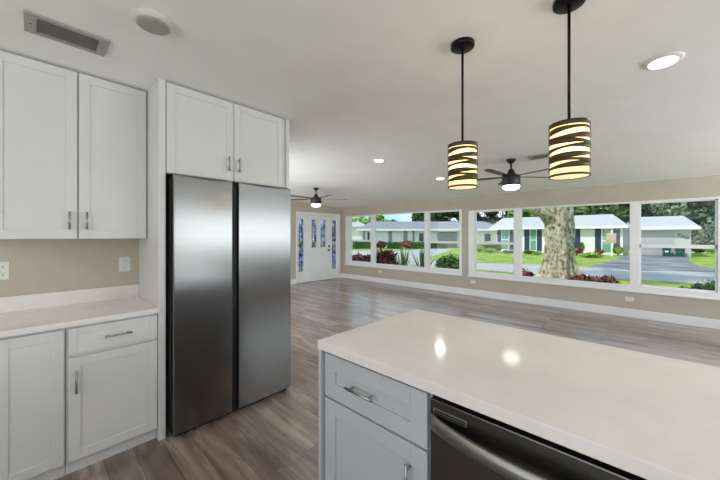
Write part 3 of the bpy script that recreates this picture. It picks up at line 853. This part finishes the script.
# big trunk in front of the window
def big_tree():
    cx, cy = -2.13, 11.75
    t = thing('big_tree', 'massive mottled tree trunk with flared roots outside the wide window', 'tree', (cx, cy, GZ))
    bm = B(); n = 96; rows = []
    zs = [0, .05, .1, .18, .28, .4, .55, .75, 1.0, 1.3, 1.7, 2.1, 2.5, 2.9, 3.4, 4.0, 4.8]
    roots = [(-.1, .95, .22), (.9, .5, .25), (1.9, .5, .25), (2.95, 1.0, .2), (3.7, .8, .22), (4.45, .55, .2), (5.1, .6, .2), (5.75, .75, .2)]
    for z in zs:
        row = []
        for i in range(n):
            a = 2 * math.pi * i / n
            r_ = .335 + .035 * z * .3 + (.09 if z > 2.4 else 0) * (z - 2.4) * .3
            fl = math.exp(-z / .24); fl2 = math.exp(-z / .9)
            r_ += .07 * fl2
            for ra, rl, rw in roots:
                d = (a - YAW - ra + math.pi) % (2 * math.pi) - math.pi
                r_ += rl * math.exp(-(d / rw) ** 2) * (fl * .72 + fl2 * .10)
            r_ += .03 * math.sin(a * 5 + z * .6) + .018 * math.sin(a * 11 - z)
            r_ += .05 * noise.noise(Vector((math.cos(a) * 2, math.sin(a) * 2, z * 1.4))) + .02 * noise.noise(Vector((math.cos(a) * 7, math.sin(a) * 7, z * 5)))
            row.append(bm.verts.new((r_ * math.cos(a), r_ * math.sin(a), z)))
        rows.append(row)
    for p, q in zip(rows, rows[1:]):
        for i in range(n):
            f = bm.faces.new((p[i], p[(i + 1) % n], q[(i + 1) % n], q[i])); f.smooth = True
    bm.faces.new(list(reversed(rows[0]))); bm.faces.new(rows[-1])
    obj('trunk', bm, M['bark'], t, False)
    rx, ry = math.cos(YAW), math.sin(YAW)
    for (pts, r0, r1) in (([(0, 0, 1.85), (-.5 * rx, -.5 * ry, 2.36), (-1.3 * rx, -1.3 * ry, 2.62), (-2.6 * rx, -2.6 * ry, 3.2)], .27, .08),
                          ([(0, 0, 4.4), (1.0, .6, 5.4), (2.2, 1.0, 6.4)], .28, .08), ([(0, 0, 4.4), (-.8, .9, 5.6), (-1.6, 1.9, 6.8)], .28, .08), ([(0, 0, 4.5), (.2, -.9, 5.8), (.1, -1.5, 7)], .24, .07)):
        bm = B(); tube(bm, pts, r0, 12, r1); obj('branch', bm, M['bark'], t, False)
    rng = random.Random(77); L = []
    for k in range(14):
        a = rng.uniform(0, 6.28); q = rng.uniform(.4, 2.6)
        L.append(((q * math.cos(a), q * math.sin(a), rng.uniform(5.6, 8.2)), (1.0, 1.0, .7)))
    foliage('foliage', t, M['leaf_mid'], rng, L, 180, .14, .45, 0)
big_tree()

# plants close to the house
shrub('dark red croton shrub outside the leftmost window pane', -7.8, 8.3, 1.4, .92, 'leaf_red', 1, 'croton_shrub', n=230, size=.15, asp=.36, core=.5)
shrub('tall dark red croton shrub behind the first window mullion', -7.15, 8.85, 1.2, 1.06, 'leaf_red', 2, 'croton_shrub', n=200, size=.15, asp=.36, core=.5)
shrub('low red-brown croton shrub in the left part of the second pane', -6.45, 8.15, .9, .74, 'leaf_brown', 3, 'croton_shrub', n=180, size=.14, asp=.36, core=.5)
blade_plant('left one of two spiky green plants in the second pane', -5.86, 8.3, 1.4, .55, 'leaf_blade', 4)
blade_plant('right one of two spiky green plants in the second pane', -5.14, 8.3, 1.42, .55, 'leaf_blade', 5)
shrub('leafy green shrub with reddish tips in the third window pane', -4.15, 8.4, 1.15, 1.08, 'leaf_blade', 6, n=260, size=.10, asp=.25, core=.45)
shrub('purple leaved shrub left of the big tree roots', -2.9, 10.85, .5, .6, 'leaf_red', 7, 'croton_shrub', n=70, size=.06, asp=.4, lobes=4, core=.5)
shrub('low brown-red bromeliad clump against the right roots of the big tree', -1.42, 10.75, .7, .46, 'leaf_brown', 8, n=90, size=.12, asp=.25, core=.4)
shrub('low brown-red bromeliad clump farther right of the big tree roots', -.98, 11.15, .75, .44, 'leaf_brown', 9, n=90, size=.12, asp=.25, core=.4)
shrub('dark low shrub at the lower right corner of the right window', 1.05, 11.0, .62, .58, 'leaf_dark', 10, n=160, size=.035)
shrub('small dark low shrub just left of the corner shrub in the right window', .66, 11.05, .3, .36, 'leaf_dark', 11, n=70, size=.03)

# ------------------------------------------------------------------ outside: houses
def hip_roof(bm, x0, x1, y0, y1, ze, zr, rx0, rx1, ry, th=.16):
    e = [(x0, y0), (x1, y0), (x1, y1), (x0, y1)]
    lo = [bm.verts.new((x, y, ze - th)) for x, y in e]; up = [bm.verts.new((x, y, ze)) for x, y in e]
    a = bm.verts.new((rx0, ry, zr)); b = bm.verts.new((rx1, ry, zr))
    bm.faces.new(lo)
    for i in range(4): bm.faces.new((lo[i], lo[(i + 1) % 4], up[(i + 1) % 4], up[i]))
    bm.faces.new((up[0], up[1], b, a)); bm.faces.new((up[1], up[2], b)); bm.faces.new((up[2], up[3], a, b)); bm.faces.new((up[3], up[0], a))
# blue shutter house with garage
hs = thing('shuttered_house', 'white neighbour house with navy shutters and pale tiled roof behind the big tree', 'house', (-6.3, 31.8, GZ))
Y0 = 31.85
bm = B(); box(bm, -11.1, -1.45, Y0, 36, GZ, 2.05); obj('wall', bm, M['white_siding'], hs)
bm = B(); hip_roof(bm, -11.6, -1.1, 31.35, 37.5, 2.16, 3.22, -11.1, -2.2, 33.7); obj('roof', bm, M['roof_white'], hs)
bm = B(); box(bm, -11.6, -1.1, 31.30, 31.36, 1.98, 2.17); obj('fascia', bm, M['white_siding'], hs)
for a, b in ((-11.0, -10.62), (-9.86, -9.5), (-8.53, -8.1), (-7.47, -7.08), (-4.64, -4.2), (-3.2, -2.8), (-2.03, -1.62)):
    bm = B(); box(bm, a, b, Y0 - .05, Y0, .0, 2.0, .01)
    for k in range(12): box(bm, a + .05, b - .05, Y0 - .065, Y0 - .05, .08 + k * .16, .16 + k * .16)
    obj('shutter', bm, M['navy'], hs)
for a, b in ((-10.54, -9.94), (-8.02, -7.55), (-2.72, -2.08)):
    bm = B(); box(bm, a - .06, b + .06, Y0 - .03, Y0, -.02, 2.0)
    f = obj('window', bm, M['white_siding'], hs)
    bm = B(); box(bm, a, b, Y0 - .04, Y0 - .03, .05, .95); box(bm, a, b, Y0 - .04, Y0 - .03, 1.02, 1.95); obj('pane', bm, M['green_glass'], f)
for x_, z_ in ((-1.28, 1.75), (-1.18, 1.75)):
    pass
hg = thing('garage', 'pale garage wing with a wide door and house number right of the shuttered house', 'garage', (.6, 32.6, GZ))
Yg = 32.6
bm = B(); box(bm, -1.44, 2.28, Yg, 37, GZ, 1.9); obj('wall', bm, M['garage_wall'], hg)
bm = B(); hip_roof(bm, -1.09, 2.72, 32.15, 38, 2.02, 2.96, -1.09, 2.02, 34.9); obj('roof', bm, M['roof_white'], hg)
bm = B(); box(bm, -1.08, 2.72, 32.10, 32.16, 1.86, 2.03); obj('fascia', bm, M['white_siding'], hg)
bm = B(); box(bm, -1.2, 1.45, Yg - .03, Yg, GZ, 1.72)
for k in range(4): box(bm, -1.16, 1.41, Yg - .045, Yg - .03, GZ + .06 + k * .47, GZ + .44 + k * .47)
obj('garage_door', bm, M['garage_door'], hg)
def glyphs(txt, x, z, size, par, y):
    seg = {'0': 'abcdef', '2': 'abged'}
    P = {'a': ((0, 2), (1, 2)), 'b': ((1, 2), (1, 1)), 'c': ((1, 1), (1, 0)), 'd': ((0, 0), (1, 0)), 'e': ((0, 1), (0, 0)), 'f': ((0, 2), (0, 1)), 'g': ((0, 1), (1, 1))}
    for i, ch in enumerate(txt):
        bm = B()
        for s in seg[ch]:
            (a, b), (c, d) = P[s]; ox, oz = x + i * size * 1.55, z - i * size * .9; t_ = size * .16
            box(bm, ox + min(a, c) * size * .8 - t_, ox + max(a, c) * size * .8 + t_, y - .03, y, oz + min(b, d) * size * .6 - t_, oz + max(b, d) * size * .6 + t_)
        obj('house_digit', bm, M['black'], par)
glyphs('220', 1.62, 1.40, .13, hg, Yg)
# bins
def bin_(label, x, y, w, lab):
    t = thing('waste_bin', label, 'bin', (x, y, GZ + .03))
    bm = B(); z0 = 0
    lo = [bm.verts.new((sx * w * .42, sy * .22, .06)) for sx, sy in ((-1, -1), (1, -1), (1, 1), (-1, 1))]
    hi = [bm.verts.new((sx * w * .5, sy * .27, .62)) for sx, sy in ((-1, -1), (1, -1), (1, 1), (-1, 1))]
    bm.faces.new(lo); bm.faces.new(hi)
    for i in range(4): bm.faces.new((lo[i], lo[(i + 1) % 4], hi[(i + 1) % 4], hi[i]))
    obj('body', bm, M['teal'], t, False)
    bm = B(); box(bm, -w * .53, w * .53, -.3, .29, .62, .67, .01); obj('lid', bm, M['teal'], t, False)
    for s in (-1, 1):
        bm = B(); tube(bm, [(s * w * .40 - .02, .2, .07), (s * w * .40 + .02, .2, .07)], .07, 14); obj('wheel', bm, M['black_gap'], t, False)
    if lab:
        bm = B(); box(bm, -.09, .09, -.262, -.245, .30, .42); obj('label_sticker', bm, M['bin_label'], t, False)
bin_('teal waste bin with a white sticker in front of the garage', 1.0, 32.0, .46, True)
bin_('plain teal waste bin beside the one with the sticker', 1.68, 32.0, .5, False)
# hanging sign by the house
t = thing('yard_sign', 'tan wooden sign on a white post in front of the right shutter', 'sign', (-2.02, 30.2, GZ))
bm = B(); box(bm, -.04, .04, -.04, .04, 0, 1.98, .005); obj('post', bm, M['white_siding'], t, False)
bm = B(); lathe(bm, (0, 0, 0), [(.0, 0)], 3) if False else box(bm, -.33, .27, -.09, -.045, .98, 1.72, .02); sb = obj('sign_board', bm, M['tan'], t, False)
bm = B(); box(bm, -.33, .27, -.095, -.09, 1.14, 1.18); obj('sign_stripe', bm, M['stem'], sb, False)

# long white house at left, in a frame turned to face this house
O = at(360, 38)
lh = thing('long_white_house', 'long white neighbour house with a grey shingle roof seen through the left windows', 'house', (O[0], O[1], GZ), YAW)
k38 = 38 / 306.9
X = lambda px: (px - 360) * k38
Lz = -GZ
bm = B(); box(bm, X(360), X(437), 0, 7, 0, 2.2); box(bm, X(437), X(462), .8, 7, 0, 2.2); box(bm, X(462), X(500), 0, 7, 0, 2.2)
obj('wall', bm, M['white_siding'], lh, False)
bm = B(); hip_roof(bm, X(356.5), X(506), -.6, 7.6, 2.33, 3.42, X(356.5) + 1.9, X(506) - 1.5, 3.3); obj('roof', bm, M['roof_grey'], lh, False)
bm = B(); box(bm, X(356.5), X(506), -.66, -.6, 2.12, 2.34); obj('fascia', bm, M['white_siding'], lh, False)
for a, b, m in ((363, 365, 'grey_panel'), (373.5, 376, 'grey_panel'), (388.5, 392, 'grey_panel'), (403.5, 407.5, 'grey_panel'), (412.5, 414.5, 'grey_panel')):
    bm = B(); box(bm, X(a), X(b), -.06, 0, 0, 2.1, .01); obj('wall_panel', bm, M[m], lh, False)
for a, b, z0, z1 in ((367.5, 369.5, 1.0, 1.95), (443.3, 448, 1.15, 2.0), (450, 452.5, 1.5, 2.0), (484.5, 490.5, .85, 1.75), (419, 423.5, .8, 1.8)):
    yy = .8 if 437 < a < 462 else 0
    bm = B(); box(bm, X(a) - .06, X(b) + .06, yy - .04, yy, z0 - .06, z1 + .06); f = obj('window', bm, M['white_siding'], lh, False)
    bm = B(); box(bm, X(a), X(b), yy - .05, yy - .04, z0, z1); obj('pane', bm, M['grey_glass'], f, False)
bm = B(); box(bm, X(439.5), X(459), .74, .8, 0, 2.0); obj('carport_door', bm, M['grey_panel'], lh, False)
O2 = at(338, 52)
fh = thing('far_house', 'plain white house at the far left behind the long white house', 'house', (O2[0], O2[1], GZ), YAW)
bm = B(); box(bm, -4.5, 5.3, 0, 6, 0, 2.9); obj('wall', bm, M['white_siding'], fh, False)
bm = B(); hip_roof(bm, -5, 5.8, -.5, 6.6, 3.0, 3.9, -2, 3.5, 3); obj('roof', bm, M['roof_white'], fh, False)

# garden plants across the street
def P(px, D): return at(px, D)
for lab, px, D, L_, h, sd in (('dark clipped hedge below the left end of the long white house', 362, 36, 2.1, .95, 20),
                               ('short clipped hedge between two red shrubs by the long white house', 394.5, 36, 1.7, .75, 21),
                               ('clipped hedge right of the orange red shrub by the long white house', 418.5, 36, 1.6, .75, 22),
                               ('clipped hedge in front of the carport of the long white house', 437, 36, 2.0, .78, 23)):
    p = P(px, D); hedge(lab, p[0], p[1], YAW, L_, .8, h, 'leaf_hedge', sd)
def sh(lab, px, D, w, h, m, sd, **kw):
    p = P(px, D); return shrub(lab, p[0], p[1], w, h, m, sd, **kw)
sh('purple red shrub in front of the long white house', 381, 34.5, 1.25, 1.0, 'leaf_red', 30, n=170, size=.13)
sh('orange red shrub in front of the long white house', 406, 34.5, 1.4, 1.05, 'leaf_orange', 31, n=170, size=.13)
sh('dark rounded bush left of the navy shutters', 486, 29, 1.6, 1.05, 'leaf_hedge', 32, n=120, size=.09)
sh('dark rounded bush directly beside the leftmost navy shutter', 497, 28.5, 1.1, 1.0, 'leaf_hedge', 33, n=120, size=.08)
sh('lime green bush at the left edge of the middle window', 479, 28, 1.1, .75, 'leaf_lime', 34, n=100, size=.08)
sh('low lime green bush between the dark rounded bushes', 491, 27.2, 1.2, .45, 'leaf_lime', 35, n=100, size=.07)
sh('low green shrub under the first shuttered window', 507, 25.8, 1.1, .32, 'leaf_hedge', 36, n=70, size=.06)
sh('low green shrub left of the window shutters behind the tree', 530, 25.6, 1.0, .38, 'leaf_hedge', 37, n=70, size=.06)
sh('low grey green shrub just left of the big trunk, across the street', 538, 24.8, .8, .36, 'leaf_mid', 38, n=70, size=.06)
sh('dark slender topiary shrub against the white wall right of the trunk', 582.5, 25.3, .42, 1.25, 'leaf_hedge', 39, n=60, size=.06, lobes=3)
sh('pinkish red shrub just right of the big trunk, across the street', 576.5, 23.5, .75, .72, 'leaf_orange', 40, n=70, size=.06)
sh('low red shrub in front of the navy shutter right of the trunk', 600, 24.0, .7, .5, 'leaf_orange', 41, n=70, size=.06)
sh('low spreading lime plant in the lawn right of the trunk', 592, 21.8, 1.5, .42, 'leaf_lime', 42, n=110, size=.07)
sh('rounded lime green shrub below the tan sign', 618, 23.4, .7, .82, 'leaf_lime', 43, n=100, size=.06)
sh('dark low bush to the right of the garage', 697, 26, 1.0, .72, 'leaf_hedge', 44, n=100, size=.07)
sh('green bush at the right edge beyond the garage lawn', 712, 26.5, 1.7, .8, 'leaf_mid', 45, n=110, size=.08)
# background trees
for i, (lab, px, D, h, w, m) in enumerate((
    ('pale green tree behind the left end of the long white house', 356, 74, 6.6, 9, 'leaf_light'),
    ('light green bushy tree behind the grey roof, left of the blue sky gap', 380, 65, 6.3, 6.5, 'leaf_mid'),
    ('small distant tree in the middle of the blue sky gap', 407, 66, 4.9, 4, 'leaf_mid'),
    ('dark tree rising beside the second window mullion', 424, 54, 8.0, 3, 'leaf_dark'),
    ('dark dense tree behind the carport of the long white house', 446, 58, 10.5, 7.5, 'leaf_dark'),
    ('dark dense tree behind the right end of the grey roof', 474, 57, 11, 9, 'leaf_dark'),
    ('dark dense tree behind the left end of the pale tiled roof', 502, 51, 10.8, 6, 'leaf_dark'),
    ('green tree directly behind the pale roof left of the trunk', 535, 47, 10, 7.5, 'leaf_mid'),
    ('green tree directly behind the pale roof right of the trunk', 580, 54, 11.5, 8, 'leaf_mid'),
    ('dark green tree behind the roof where it meets the garage', 612, 45, 10, 7, 'leaf_dark'),
    ('grey green tree above the garage roof', 655, 48, 11, 8.5, 'leaf_grey'),
    ('tall grey green tree above the right end of the garage roof', 684, 38, 9.5, 6, 'leaf_grey'),
    ('dark tree at the far right edge beyond the garage', 716, 45, 11, 7, 'leaf_dark'),
    ('grey green tree just outside the right edge of the photo', 738, 33, 9, 5.5, 'leaf_grey'))):
    p = P(px, D); tree(lab, p[0], p[1], h, w, m, 100 + i, low=.12 if i < 10 else .05, n=240, size=.3 + D * .003, nl=20)

# ------------------------------------------------------------------ groups of repeats
for key, phrase in (('wall_outlet', 'white wall outlets'), ('recessed_light', 'recessed ceiling lights'), ('pendant_lamp', 'striped drum pendants over the island'),
                    ('ceiling_fan', 'ceiling fans in the living room'), ('base_cabinet', 'base cabinets along the left wall'), ('wall_cabinet', 'wall cabinets along the left wall'),
                    ('tall_end_panel', 'tall panels beside the refrigerator'), ('island_cabinet', 'cabinets in the island'), ('ceiling_vent', 'ceiling vents'),
                    ('croton_shrub', 'red leaved shrubs near the windows'), ('spiky_plant', 'spiky green plants in the second pane'), ('hedge', 'clipped hedges by the long white house'),
                    ('shrub', 'garden shrubs outside'), ('tree', 'trees behind the houses'), ('waste_bin', 'waste bins by the garage')):
    for o in bpy.data.objects:
        if 'category' in o and o.name.split('.')[0] == key: o['group'] = phrase
